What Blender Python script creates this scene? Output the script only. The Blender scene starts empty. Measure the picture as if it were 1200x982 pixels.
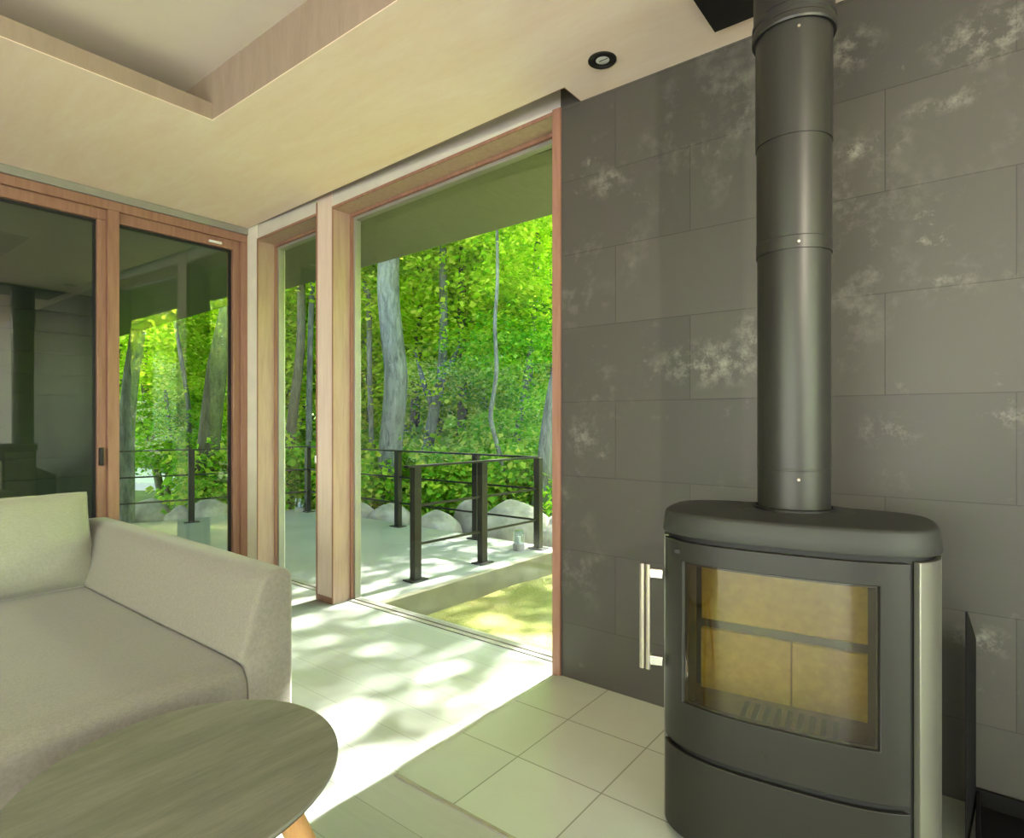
import bpy, bmesh, math, random
import numpy as np
from mathutils import Vector, Matrix, noise

S = bpy.context.scene
C = S.collection
R = math.radians

# ------------------------------------------------------------------ camera model (1200 x 982 frame)
F, CX, CY, EYE = 695.0, 600.0, 493.0, 1.05
YAW = math.atan(540 / 695)
FW = Vector((math.cos(YAW), math.sin(YAW), 0))
RT = Vector((math.sin(YAW), -math.cos(YAW), 0))

def at(u, v, depth):
    """world point seen at photo pixel u, v at a distance along the view axis"""
    p = (FW + RT * ((u - CX) / F)) * depth
    return Vector((p.x, p.y, EYE - (v - CY) / F * depth))

cam = bpy.data.cameras.new('camera')
cam.sensor_width = 36
cam.lens = 36 * F / 1200
cam.shift_y = (CY - 491) / 1200
cam.clip_start = .02
cam.clip_end = 300
co = bpy.data.objects.new('camera', cam)
C.objects.link(co)
co.location = (0, 0, EYE)
co.rotation_euler = (R(90), 0, YAW - R(90))
S.camera = co

# ------------------------------------------------------------------ materials
def hexc(s):
    s = s.lstrip('#')
    return tuple((c / 12.92 if c <= .04045 else ((c + .055) / 1.055) ** 2.4) for c in (int(s[i:i + 2], 16) / 255 for i in (0, 2, 4))) + (1,)

class NT:
    def __init__(s, name):
        s.m = bpy.data.materials.new(name)
        s.m.use_nodes = True
        s.t = s.m.node_tree
        s.n = s.t.nodes
        s.n.clear()
        s.out = s.n.new('ShaderNodeOutputMaterial')
    def add(s, kind, **kw):
        n = s.n.new(kind)
        for k, v in kw.items():
            if k[0] == '_':
                setattr(n, k[1:], v)
            else:
                i = int(k[1:]) if k[0] == 'i' and k[1:].isdigit() else k.replace('__', ' ')
                if isinstance(v, bpy.types.NodeSocket):
                    s.t.links.new(v, n.inputs[i])
                else:
                    n.inputs[i].default_value = v
        return n
    def bsdf(s, **kw):
        b = s.add('ShaderNodeBsdfPrincipled', **kw)
        s.t.links.new(b.outputs[0], s.out.inputs[0])
        return b
    def obj(s, scale=(1, 1, 1), rot=(0, 0, 0), loc=(0, 0, 0)):
        c = s.add('ShaderNodeTexCoord')
        m = s.add('ShaderNodeMapping', Scale=scale, Rotation=rot, Location=loc)
        s.t.links.new(c.outputs['Object'], m.inputs[0])
        return m.outputs[0]
    def noise(s, vec, scale, detail=4, rough=.55, dist=0):
        return s.add('ShaderNodeTexNoise', Vector=vec, Scale=scale, Detail=detail, Roughness=rough, Distortion=dist).outputs[0]
    def ramp(s, fac, stops):
        r = s.add('ShaderNodeValToRGB', Fac=fac)
        e = r.color_ramp.elements
        while len(e) < len(stops):
            e.new(.5)
        for el, (p, c) in zip(e, stops):
            el.position = p
            el.color = c if len(c) == 4 else (*c, 1)
        return r.outputs[0]
    def math(s, op, a, b=0.0):
        return s.add('ShaderNodeMath', _operation=op, i0=a, i1=b).outputs[0]
    def mix(s, fac, a, b, mode='MIX'):
        n = s.add('ShaderNodeMix', _data_type='RGBA', _blend_type=mode)
        for i, v in ((0, fac), (6, a), (7, b)):
            if isinstance(v, bpy.types.NodeSocket):
                s.t.links.new(v, n.inputs[i])
            else:
                n.inputs[i].default_value = v
        return n.outputs[2]
    def bump(s, h, strength=.2, dist=.01):
        return s.add('ShaderNodeBump', Height=h, Strength=strength, Distance=dist).outputs[0]

M = {}
def plain(name, col, rough=.5, metal=0.0, spec=.5, var=.06, scale=8.0, bumps=0.0):
    t = NT(name)
    c = hexc(col)
    v = t.obj()
    n = t.noise(v, scale, 5)
    lo = tuple(x * (1 - var) for x in c[:3])
    hi = tuple(min(1, x * (1 + var)) for x in c[:3])
    kw = dict(Roughness=rough, Metallic=metal)
    kw['Base Color'] = t.ramp(n, [(.3, lo), (.7, hi)])
    kw['Specular IOR Level'] = spec
    if bumps:
        kw['Normal'] = t.bump(t.noise(v, scale * 12, 3), bumps, .004)
    t.bsdf(**kw)
    M[name] = t.m
    return t.m

def wood(name, c1, c2, stretch, scale=6, rough=.45, spec=.4):
    t = NT(name)
    v = t.obj(stretch)
    n = t.noise(v, scale, 6, .6, .4)
    n2 = t.noise(v, scale * 5, 4, .7)
    f = t.math('ADD', t.math('MULTIPLY', n, .75), t.math('MULTIPLY', n2, .25))
    kw = dict(Roughness=rough)
    kw['Base Color'] = t.ramp(f, [(.32, hexc(c1)), (.68, hexc(c2))])
    kw['Specular IOR Level'] = spec
    kw['Normal'] = t.bump(n2, .06, .003)
    t.bsdf(**kw)
    M[name] = t.m

wood('frame_wood', '#7e5a48', '#967060', (8, 8, .6))
wood('reveal_wood', '#94786c', '#a98e80', (8, 8, .6))
wood('post_wood', '#c2aea2', '#d2c0b4', (8, 8, .6), rough=.5)
wood('oak', '#ad8150', '#c49a68', (12, 12, 1.2), rough=.4)
wood('soffit_wood', '#5d6353', '#6b705f', (2, 10, 2), rough=.6)
plain('track_grey', '#8f8c84', .45, .3)
plain('fascia_grey', '#c2bdb2', .5)
plain('corner_white', '#d8d4c6', .5)
plain('soot_black', '#0b0b09', .75, spec=.2, var=.15)
plain('black_steel', '#15150f', .5, .2, var=.15)
plain('rail_steel', '#1d1c18', .45, .3, var=.1)
plain('plaster', '#d9d4cf', .8)
plain('dark_slot', '#0c0c0b', .6)
plain('chrome', '#d6d4cc', .22, 1.0, var=.03)
plain('flue_paint', '#33332f', .40, .5, var=.06, scale=3)
plain('stove_paint', '#22211c', .45, .2, var=.05, scale=5, bumps=.03)
plain('stove_side', '#7d7c72', .36, .6, var=.04, scale=4)
plain('cast_top', '#2e2f2b', .55, .15, var=.08, scale=9, bumps=.08)
plain('grate', '#2a2620', .8, 0, var=.3, scale=20)
plain('ash', '#5a5040', .9, 0, var=.3, scale=30, bumps=.4)
plain('brushed', '#b3ac9c', .3, .9, var=.05)
plain('white_plastic', '#d8d8d0', .4)
plain('cladding_dark', '#1c211a', .7, var=.2, scale=4)
plain('deck_stone', '#767a73', .75, var=.10, scale=2.2, bumps=.15)
plain('kerb', '#6f6b56', .85, var=.2, scale=6, bumps=.2)
plain('drive', '#c9c2c4', .9, var=.06, scale=.6)
plain('conduit', '#8a8a88', .5)

# vermiculite
t = NT('vermiculite')
v = t.obj()
n = t.noise(v, 40, 6, .7)
t.bsdf(**{'Base Color': t.ramp(n, [(.3, hexc('#84782c')), (.7, hexc('#9c9040'))]), 'Roughness': .9, 'Specular IOR Level': .1})
M['vermiculite'] = t.m

# ceiling: birch plywood
t = NT('ceiling_ply')
v = t.obj((4.2, .9, 1), rot=(0, 0, R(-8)))
n = t.noise(v, 1.6, 6, .6, .8)
n2 = t.noise(v, 14, 4, .7, .3)
f = t.math('ADD', t.math('MULTIPLY', n, .7), t.math('MULTIPLY', n2, .3))
t.bsdf(**{'Base Color': t.ramp(f, [(.3, hexc('#e5cbb2')), (.55, hexc('#ebd7c3')), (.75, hexc('#f1e3d3'))]), 'Roughness': .55, 'Specular IOR Level': .25})
M['ceiling_ply'] = t.m
wood('coffer_ply', '#8d7b6b', '#9c8a7a', (3, 3, .6), rough=.6, spec=.2)
plain('coffer_white', '#d3c8b8', .8, var=.02)

# stone wall: 0.6 x 0.3 slabs in running bond; wall lies in the YZ plane
t = NT('stone_tiles')
c = t.add('ShaderNodeTexCoord')
sep = t.add('ShaderNodeSeparateXYZ', Vector=c.outputs['Object'])
comb = t.add('ShaderNodeCombineXYZ', X=t.math('ADD', sep.outputs[1], 60 - .095), Y=t.math('ADD', sep.outputs[2], 30 - .277))
br = t.add('ShaderNodeTexBrick', Vector=comb.outputs[0], Color1=hexc('#403e39'), Color2=hexc('#4a4741'), Mortar=hexc('#302e29'),
           Scale=1, **{'Mortar Size': .0016, 'Mortar Smooth': .15, 'Brick Width': .5893, 'Row Height': .2995, 'Bias': 0.0})
br.offset = .5
br.offset_frequency = 2
v = c.outputs['Object']
tone = t.noise(v, 2.2, 4)
base = t.mix(t.math('MULTIPLY', tone, .5), br.outputs[0], hexc('#3b3834'))
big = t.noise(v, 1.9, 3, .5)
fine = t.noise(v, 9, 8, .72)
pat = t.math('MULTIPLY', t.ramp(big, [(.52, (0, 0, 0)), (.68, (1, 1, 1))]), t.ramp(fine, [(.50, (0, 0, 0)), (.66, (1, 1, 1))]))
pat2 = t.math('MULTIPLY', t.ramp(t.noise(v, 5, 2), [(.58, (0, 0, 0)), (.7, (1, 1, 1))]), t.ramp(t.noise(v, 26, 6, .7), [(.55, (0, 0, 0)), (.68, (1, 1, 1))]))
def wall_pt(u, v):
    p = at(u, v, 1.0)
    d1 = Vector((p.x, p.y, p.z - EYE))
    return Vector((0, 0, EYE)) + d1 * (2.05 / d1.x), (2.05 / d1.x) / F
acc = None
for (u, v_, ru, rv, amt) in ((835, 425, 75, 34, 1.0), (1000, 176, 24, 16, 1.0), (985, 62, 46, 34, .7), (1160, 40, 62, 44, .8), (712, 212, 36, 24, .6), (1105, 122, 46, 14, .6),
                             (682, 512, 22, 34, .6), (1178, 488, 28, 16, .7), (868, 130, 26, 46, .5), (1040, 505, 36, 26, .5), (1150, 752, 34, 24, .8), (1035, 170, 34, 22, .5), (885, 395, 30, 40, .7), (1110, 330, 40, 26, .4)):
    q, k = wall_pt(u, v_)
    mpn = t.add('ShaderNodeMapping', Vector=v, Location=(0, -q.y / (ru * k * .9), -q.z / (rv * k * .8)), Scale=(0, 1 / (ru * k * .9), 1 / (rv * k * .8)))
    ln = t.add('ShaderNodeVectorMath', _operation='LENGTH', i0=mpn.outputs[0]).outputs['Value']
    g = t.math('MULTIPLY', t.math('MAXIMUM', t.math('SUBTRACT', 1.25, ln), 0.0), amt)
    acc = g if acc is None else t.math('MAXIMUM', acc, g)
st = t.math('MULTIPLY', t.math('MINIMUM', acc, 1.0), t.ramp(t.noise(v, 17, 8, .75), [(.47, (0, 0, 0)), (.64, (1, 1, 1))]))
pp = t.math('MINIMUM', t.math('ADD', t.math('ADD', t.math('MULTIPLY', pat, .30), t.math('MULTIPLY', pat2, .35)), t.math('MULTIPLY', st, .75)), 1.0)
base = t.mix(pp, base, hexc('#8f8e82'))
h = t.math('ADD', t.math('MULTIPLY', br.outputs[1], -1.0), t.math('MULTIPLY', t.noise(v, 60, 4), .18))
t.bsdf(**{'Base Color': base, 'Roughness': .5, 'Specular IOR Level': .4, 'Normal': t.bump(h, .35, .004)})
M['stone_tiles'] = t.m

# hearth tiles
t = NT('hearth_tiles')
c = t.add('ShaderNodeTexCoord')
mp = t.add('ShaderNodeMapping', Vector=c.outputs['Object'], Location=(-1.179 + 2.9, -1.119 + 2.95, 0))
br = t.add('ShaderNodeTexBrick', Vector=mp.outputs[0], Color1=hexc('#a3aea6'), Color2=hexc('#aab5ad'), Mortar=hexc('#70776e'),
           Scale=1, **{'Mortar Size': .0022, 'Mortar Smooth': .1, 'Brick Width': .29, 'Row Height': .295, 'Bias': 0.0})
br.offset = 0
n = t.noise(c.outputs['Object'], 5, 6, .65, .6)
base = t.mix(t.math('MULTIPLY', n, .5), br.outputs[0], hexc('#979a8a'))
t.bsdf(**{'Base Color': base, 'Roughness': .22, 'Specular IOR Level': .6,
          'Normal': t.bump(t.math('MULTIPLY', br.outputs[1], -1.0), .3, .003)})
M['hearth_tiles'] = t.m

# floor boards running along Y
t = NT('floor_boards')
c = t.add('ShaderNodeTexCoord')
sep = t.add('ShaderNodeSeparateXYZ', Vector=c.outputs['Object'])
comb = t.add('ShaderNodeCombineXYZ', X=t.math('ADD', sep.outputs[1], 50.3), Y=t.math('ADD', sep.outputs[0], 20 - 1.108))
br = t.add('ShaderNodeTexBrick', Vector=comb.outputs[0], Color1=hexc('#a0a69f'), Color2=hexc('#969c94'), Mortar=hexc('#6e736b'),
           Scale=1, **{'Mortar Size': .0012, 'Mortar Smooth': .2, 'Brick Width': 1.82, 'Row Height': .151, 'Bias': 0.0})
br.offset = .37
mp = t.add('ShaderNodeMapping', Vector=c.outputs['Object'], Scale=(14, 1.0, 1))
g = t.noise(mp.outputs[0], 2.2, 6, .65, .5)
base = t.mix(t.math('MULTIPLY', g, .55), br.outputs[0], hexc('#7f8276'))
t.bsdf(**{'Base Color': base, 'Roughness': .36, 'Specular IOR Level': .5, 'Normal': t.bump(t.math('MULTIPLY', br.outputs[1], -1.0), .25, .002)})
M['floor_boards'] = t.m

# linen
def linen(name, c1, c2):
    t = NT(name)
    c = t.add('ShaderNodeTexCoord')
    ws = []
    for rot, sc in (((0, 0, 0), (420, 90, 420)), ((0, 0, 0), (90, 420, 90))):
        mp = t.add('ShaderNodeMapping', Vector=c.outputs['Object'], Scale=sc)
        ws.append(t.noise(mp.outputs[0], 1, 2, .6))
    f = t.math('MULTIPLY', t.math('ADD', ws[0], ws[1]), .5)
    n = t.noise(c.outputs['Object'], 3, 3)
    base = t.mix(t.math('MULTIPLY', n, .3), t.ramp(f, [(.30, hexc(c1)), (.70, hexc(c2))]), hexc(c1))
    t.bsdf(**{'Base Color': base, 'Roughness': .95, 'Specular IOR Level': .15, 'Sheen Weight': .25, 'Sheen Roughness': .5,
              'Normal': t.bump(f, .35, .0015)})
    M[name] = t.m
linen('linen', '#6f6a61', '#88837a')
linen('linen_cushion', '#87867a', '#9c9b8e')

# table top veneer
t = NT('table_veneer')
v = t.obj((1.2, 9, 1), rot=(0, 0, R(-32)))
n = t.noise(v, 2.4, 7, .62, .7)
n2 = t.noise(v, 22, 4, .7)
f = t.math('ADD', t.math('MULTIPLY', n, .7), t.math('MULTIPLY', n2, .3))
t.bsdf(**{'Base Color': t.ramp(f, [(.3, hexc('#5c5c53')), (.5, hexc('#727268')), (.7, hexc('#848278'))]), 'Roughness': .36, 'Specular IOR Level': .5})
M['table_veneer'] = t.m
plain('table_rim', '#2b2a22', .5)

# glass: a thin sheet that lets light straight through and mirrors by Fresnel
def glass(name, tint, f0=.043, rough=0.0, gain=1.0):
    t = NT(name)
    g = t.add('ShaderNodeNewGeometry')
    dt = t.add('ShaderNodeVectorMath', _operation='DOT_PRODUCT', i0=g.outputs['Normal'], i1=g.outputs['Incoming']).outputs['Value']
    k = t.math('POWER', t.math('SUBTRACT', 1.0, t.math('ABSOLUTE', dt)), 5.0)
    fr = t.math('MULTIPLY', t.math('ADD', t.math('MULTIPLY', k, 1 - f0), f0), gain)
    tr = t.add('ShaderNodeBsdfTransparent', Color=tint)
    gl = t.add('ShaderNodeBsdfGlossy', Color=(1, 1, 1, 1), Roughness=rough)
    mx = t.add('ShaderNodeMixShader', i0=fr, i1=tr.outputs[0], i2=gl.outputs[0])
    t.t.links.new(mx.outputs[0], t.out.inputs[0])
    M[name] = t.m
glass('window_glass', (.945, .975, .95, 1), gain=1.1)
glass('picture_glass', (.955, .975, .96, 1), gain=.6)
glass('stove_glass', (.86, .80, .62, 1), gain=1.3)
glass('jar_glass', (.75, .86, .9, 1), gain=2.0)

# leaves
def leafmat(name, c1, c2, c3, trans=.55):
    t = NT(name)
    g = t.add('ShaderNodeNewGeometry')
    col = t.ramp(g.outputs['Random Per Island'], [(0, hexc(c1)), (.55, hexc(c2)), (1, hexc(c3))])
    df = t.add('ShaderNodeBsdfDiffuse', Color=col)
    tl = t.add('ShaderNodeBsdfTranslucent', Color=t.mix(1.0, col, (1.0, 1.0, .7, 1), 'MULTIPLY'))
    mx = t.add('ShaderNodeMixShader', i0=trans, i1=df.outputs[0], i2=tl.outputs[0])
    t.t.links.new(mx.outputs[0], t.out.inputs[0])
    M[name] = t.m
leafmat('leaf_maple', '#88c01e', '#c4e038', '#f0f070', .62)
leafmat('leaf_deep', '#4f9826', '#86bf34', '#b4d450', .6)
leafmat('leaf_shrub', '#5c9e2a', '#98c840', '#d4da5e', .6)

def bark(name, c1, c2):
    t = NT(name)
    v = t.obj((7, 7, 1.6))
    n = t.noise(v, 3, 7, .7, .5)
    t.bsdf(**{'Base Color': t.ramp(n, [(.35, hexc(c1)), (.65, hexc(c2))]), 'Roughness': .9, 'Specular IOR Level': .15, 'Normal': t.bump(n, .7, .03)})
    M[name] = t.m
bark('bark_grey', '#50544e', '#83877f')
bark('bark_dark', '#4c4a3c', '#76715c')

t = NT('rock')
v = t.obj()
n = t.noise(v, 3, 8, .65)
t.bsdf(**{'Base Color': t.ramp(n, [(.3, hexc('#5f5c52')), (.5, hexc('#8a857b')), (.7, hexc('#aaa59c'))]), 'Roughness': .9, 'Normal': t.bump(n, .5, .05)})
M['rock'] = t.m

t = NT('lawn')
v = t.obj()
n = t.noise(v, 1.6, 6, .7)
n2 = t.noise(v, 45, 4, .8)
f = t.math('ADD', t.math('MULTIPLY', n, .6), t.math('MULTIPLY', n2, .4))
t.bsdf(**{'Base Color': t.ramp(f, [(.35, hexc('#545822')), (.5, hexc('#6c702e')), (.65, hexc('#82763c'))]), 'Roughness': .95, 'Normal': t.bump(n2, .8, .03)})
M['lawn'] = t.m
t = NT('forest_floor')
v = t.obj()
n = t.noise(v, .9, 7, .7)
t.bsdf(**{'Base Color': t.ramp(n, [(.35, hexc('#2c3f18')), (.5, hexc('#4a6024')), (.65, hexc('#6a6838'))]), 'Roughness': .95, 'Normal': t.bump(n, .8, .1)})
M['forest_floor'] = t.m

# ------------------------------------------------------------------ mesh building
class MB:
    def __init__(s):
        s.v, s.f = [], []
    def add(s, vs, fs):
        o = len(s.v)
        s.v += [tuple(x) for x in vs]
        s.f += [tuple(i + o for i in f) for f in fs]
        return s
    def box(s, x0, x1, y0, y1, z0, z1):
        return s.add([(x0, y0, z0), (x1, y0, z0), (x1, y1, z0), (x0, y1, z0), (x0, y0, z1), (x1, y0, z1), (x1, y1, z1), (x0, y1, z1)],
                     [(3, 2, 1, 0), (4, 5, 6, 7), (0, 1, 5, 4), (1, 2, 6, 5), (2, 3, 7, 6), (3, 0, 4, 7)])
    def prism(s, poly, z0, z1):
        n = len(poly)
        return s.add([(x, y, z0) for x, y in poly] + [(x, y, z1) for x, y in poly],
                     [tuple(reversed(range(n))), tuple(range(n, 2 * n))] + [(i, (i + 1) % n, n + (i + 1) % n, n + i) for i in range(n)])
    def bar(s, a, b, w, h, up=(0, 0, 1)):
        a, b = Vector(a), Vector(b)
        d = (b - a).normalized()
        u = Vector(up)
        if abs(d.dot(u)) > .95:
            u = Vector((1, 0, 0))
        sd = d.cross(u).normalized()
        u = sd.cross(d).normalized()
        vs = [p + sd * (w / 2 * i) + u * (h / 2 * j) for p in (a, b) for i, j in ((-1, -1), (1, -1), (1, 1), (-1, 1))]
        return s.add(vs, [(0, 1, 2, 3), (7, 6, 5, 4), (0, 4, 5, 1), (1, 5, 6, 2), (2, 6, 7, 3), (3, 7, 4, 0)])
    def tube(s, pts, radii, seg=12, cap=True):
        pts = [Vector(p) for p in pts]
        if not hasattr(radii, '__len__'):
            radii = [radii] * len(pts)
        vs, fs = [], []
        side = None
        for i, p in enumerate(pts):
            d = (pts[min(i + 1, len(pts) - 1)] - pts[max(i - 1, 0)]).normalized()
            if side is None:
                side = d.orthogonal().normalized()
            side = (side - d * side.dot(d)).normalized()
            up = d.cross(side)
            for k in range(seg):
                a = 2 * math.pi * k / seg
                vs.append(p + (side * math.cos(a) + up * math.sin(a)) * radii[i])
        for i in range(len(pts) - 1):
            for k in range(seg):
                a, b = i * seg + k, i * seg + (k + 1) % seg
                fs.append((a, b, b + seg, a + seg))
        if cap:
            fs.append(tuple(reversed(range(seg))))
            fs.append(tuple(range((len(pts) - 1) * seg, len(pts) * seg)))
        return s.add(vs, fs)
    def lathe(s, prof, center, seg=48):
        """prof: list of (r, z) from one end to the other; r = 0 closes"""
        cx, cy, cz = center
        vs, fs, idx = [], [], []
        for r, z in prof:
            if r < 1e-6:
                idx.append([len(vs)] * seg)
                vs.append((cx, cy, cz + z))
            else:
                idx.append(list(range(len(vs), len(vs) + seg)))
                vs += [(cx + r * math.cos(2 * math.pi * k / seg), cy + r * math.sin(2 * math.pi * k / seg), cz + z) for k in range(seg)]
        for i in range(len(prof) - 1):
            for k in range(seg):
                q = [idx[i][k], idx[i][(k + 1) % seg], idx[i + 1][(k + 1) % seg], idx[i + 1][k]]
                q = list(dict.fromkeys(q))
                if len(q) > 2:
                    fs.append(tuple(q))
        return s.add(vs, fs)
    def build(s, name, mat, parent=None, bevel=0, seg=2, smooth=False, angle=35, label=None, kind=None, recalc=True):
        me = bpy.data.meshes.new(name)
        off = parent_loc(parent)
        me.from_pydata([(x - off[0], y - off[1], z - off[2]) for x, y, z in s.v], [], s.f)
        if recalc:
            bm = bmesh.new()
            bm.from_mesh(me)
            bmesh.ops.recalc_face_normals(bm, faces=bm.faces)
            bm.to_mesh(me)
            bm.free()
        me.materials.append(M[mat] if isinstance(mat, str) else mat)
        o = bpy.data.objects.new(name, me)
        C.objects.link(o)
        if parent:
            o.parent = parent
        if smooth or bevel:
            me.shade_smooth()
            if hasattr(me, 'set_sharp_from_angle'):
                me.set_sharp_from_angle(angle=R(angle))
        if bevel:
            b = o.modifiers.new('bevel', 'BEVEL')
            b.width = bevel
            b.segments = seg
            b.limit_method = 'ANGLE'
            b.angle_limit = R(32)
            b.harden_normals = False
            me.shade_smooth()
        if label:
            o['label'] = label
        if kind:
            o['kind'] = kind
        return o

def parent_loc(p):
    l = Vector((0, 0, 0))
    while p is not None:
        l = l + p.location
        p = p.parent
    return l

def tag(o, label, cat, group=None, kind=None):
    o['label'] = label
    o['category'] = cat
    if group:
        o['group'] = group
    if kind:
        o['kind'] = kind
    return o

def thing(name, loc, label, cat, group=None):
    o = bpy.data.objects.new(name, None)
    o.empty_display_size = .1
    C.objects.link(o)
    o.location = loc
    return tag(o, label, cat, group)

def struct(mb, name, mat, **kw):
    return mb.build(name, mat, kind='structure', **kw)

def copy_tree(o, parent=None):
    c = o.copy()
    C.objects.link(c)
    c.parent = parent
    for ch in list(o.children):
        copy_tree(ch, c)
    return c

# ------------------------------------------------------------------ the room
XW, YW, CZ = 2.05, 3.83, 2.333          # stone wall plane, left window plane, ceiling
GX, GY = 2.195, 3.89                    # glass planes
XB, YB = -3.6, -3.2                     # unseen back walls

# floor: boards, hearth inset, threshold
fl = MB()
fl.box(XB, 1.179, YB, YW + .10, -.12, 0)
fl.box(1.179, 2.24, 1.349, YW + .10, -.12, 0)
floor = struct(fl, 'floor', 'floor_boards')
struct(MB().box(1.179, XW + .02, YB, 1.349, -.12, .004), 'floor_hearth', 'hearth_tiles')
struct(MB().box(1.169, 1.179, YB, 1.349, -.02, .0045), 'trim_1', 'track_grey')

# ceiling with the coffer opening
CX0, CX1, CY0, CY1 = -2.3, 1.215, -1.0, 2.565
LIPZ, COFZ = 2.406, 2.54
XS0, XS1 = 1.926, 2.043                  # room-side edge of the blind slot at its near and far end
CT = .003
cl = MB()
cl.box(XB, CX0, YB, YW, CZ, CZ + CT)
cl.box(CX0, CX1, YB, CY0, CZ, CZ + CT)
cl.box(CX0, CX1, CY1, YW, CZ, CZ + CT)
cl.box(CX1, XS0 - .01, YB, 1.245, CZ, CZ + CT)
cl.box(XS0 - .01, XW, YB, 1.245, CZ, CZ + CT)
cl.prism([(CX1, 1.245), (XS0, 1.245), (XS1, YW), (CX1, YW)], CZ, CZ + CT)
struct(cl, 'ceiling', 'ceiling_ply')
tr = MB()
tr.box(CX1, CX1 + .02, CY0, CY1 + .5, CZ + CT, COFZ)
tr.box(CX0, CX1, CY1, CY1 + .03, CZ + CT, LIPZ)
tr.box(CX0 - .02, CX0, CY0, CY1 + .5, CZ + CT, COFZ)
tr.box(CX0, CX1, CY0 - .02, CY0, CZ + CT, COFZ)
struct(tr, 'trim_2', 'coffer_ply')
ct = MB()
ct.box(CX0, CX1, CY0, CY1 + .5, COFZ, COFZ + .02)
ct.box(CX0, CX1, CY1 + .5, CY1 + .52, CZ + CT, COFZ)
ct.box(CX0, CX1, CY1 + .03, CY1 + .5, CZ + CT, CZ + .012)
struct(ct, 'ceiling_coffer', 'coffer_white')
# blind slot over the right windows
sl = MB()
sl.prism([(XS0 - .012, 1.245), (XS0, 1.245), (XS1, YW), (XS1 - .012, YW)], CZ + CT, 2.42)
sl.box(XS0 - .012, XW + .02, 1.225, 1.245, CZ + CT, 2.42)
sl.prism([(XS0 - .012, 1.225), (XW + .02, 1.225), (XW + .02, YW), (XS1 - .012, YW)], 2.42, 2.44)
struct(sl, 'trim_3', 'post_wood')
struct(MB().prism([(XS0 + .012, 1.26), (XS0 + .036, 1.26), (XS0 + .086, 3.0), (XS0 + .074, 3.0)], 2.392, 2.42), 'trim_4', 'track_grey', bevel=.002)
struct(MB().prism([(XS0, 1.245), (XS0 + .004, 1.245), (XS1 + .001, YW), (XS1, YW)], CZ - .0004, CZ + .018).box(XS0, XW, 1.241, 1.2445, CZ - .0004, CZ + .018), 'trim_5', 'frame_wood')

# stone wall (right)
JY = 1.339
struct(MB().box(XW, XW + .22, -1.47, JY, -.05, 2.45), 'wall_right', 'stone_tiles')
struct(MB().box(XW, XW + .22, YB, -1.47, -.05, 2.45), 'wall_right_rear', 'plaster')
# window wall (right): header above openings
hd = MB().box(XW, XW + .22, JY, YW + .1, 2.332, 2.45)
hd.v = [(x, y, z - (.037 * (y - 1.36) if z < 2.4 else 0)) for x, y, z in hd.v]
struct(hd, 'wall_header', 'fascia_grey')
# post between the windows and the corner post
PY0, PY1, NY1 = 2.891, 3.049, 3.707
struct(MB().box(XW - .002, XW + .17, PY0 + .003, PY1 - .012, .035, 2.405), 'trim_6', 'post_wood', bevel=.002)
struct(MB().box(XW - .004, XW + .17, PY0, PY1, 0, .035).box(XW - .004, XW + .02, PY1 - .012, PY1, .035, 2.332), 'trim_7', 'frame_wood')
struct(MB().box(XW - .003, XW + .2, NY1 + .003, YW + .02, 0, 2.36), 'wall_corner', 'corner_white', bevel=.003)

def right_window(name, y0, y1, label):
    w = bpy.data.objects.new(name, None)
    C.objects.link(w)
    w.location = (XW, (y0 + y1) / 2, 0)
    w['kind'] = 'structure'
    w['label'] = label
    b = MB()
    b.box(XW + .002, GX - .012, y0, y1, 2.317, 2.332)                # head lining
    b.box(XW + .002, GX - .012, y1 - .003, y1, 0, 2.317)             # far jamb lining
    b.build('reveal', 'reveal_wood', w)
    b = MB()
    b.box(XW - .004, XW + .002, y0, y1, 2.317, 2.332)
    b.box(XW - .004, XW + .002, y1 - .004, y1 + .004, 0, 2.332)
    b.box(GX - .03, GX - .012, y1 - .016, y1 - .003, .01, 2.317)
    b.box(GX - .03, GX - .012, y0, y1 - .016, 2.302, 2.317)
    b.build('frame', 'frame_wood', w)
    b = MB()
    b.box(GX - .012, GX + .03, y0, y1, 2.285, 2.332)
    b.box(GX - .012, GX + .03, y1 - .03, y1 - .003, 0, 2.285)
    b.box(GX - .012, GX + .03, y0 - .06, y0 - .001, 0, 2.332)
    b.box(GX - .012, GX + .03, y0, y1 - .03, -.01, .006)
    b.build('glazing_channel', 'track_grey', w, bevel=.002)
    MB().box(GX + .006, GX + .012, y0, y1 - .03, .006, 2.285).build('pane', 'picture_glass', w)
    for ch in w.children:                                            # the heads fall slightly towards the corner
        for q in ch.data.vertices:
            if q.co.z > 2.2:
                q.co.z -= .037 * (q.co.y + w.location.y - 1.36)
    return w
right_window('window_4', 1.375, PY0, 'tall fixed picture window beside the stone wall')
w3 = right_window('window_3', PY1, NY1, 'narrow tall fixed window between corner post and wide post')
tl = MB().box(XW - .006, XW + .003, PY1 - .004, PY1 + .012, .80, .845)
tl.build('catch', 'white_plastic', w3, bevel=.002, label='small pale catch')
# right jamb against the stone
struct(MB().box(XW - .012, GX + .02, JY - .004, 1.374, 0, 2.335), 'trim_8', 'frame_wood', bevel=.002)
# bottom track of the picture window
struct(MB().box(GX - .05, GX - .02, 1.375, PY0, -.01, .004).box(GX - .05, GX - .02, PY1, NY1, -.01, .004), 'trim_9', 'track_grey')

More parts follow.
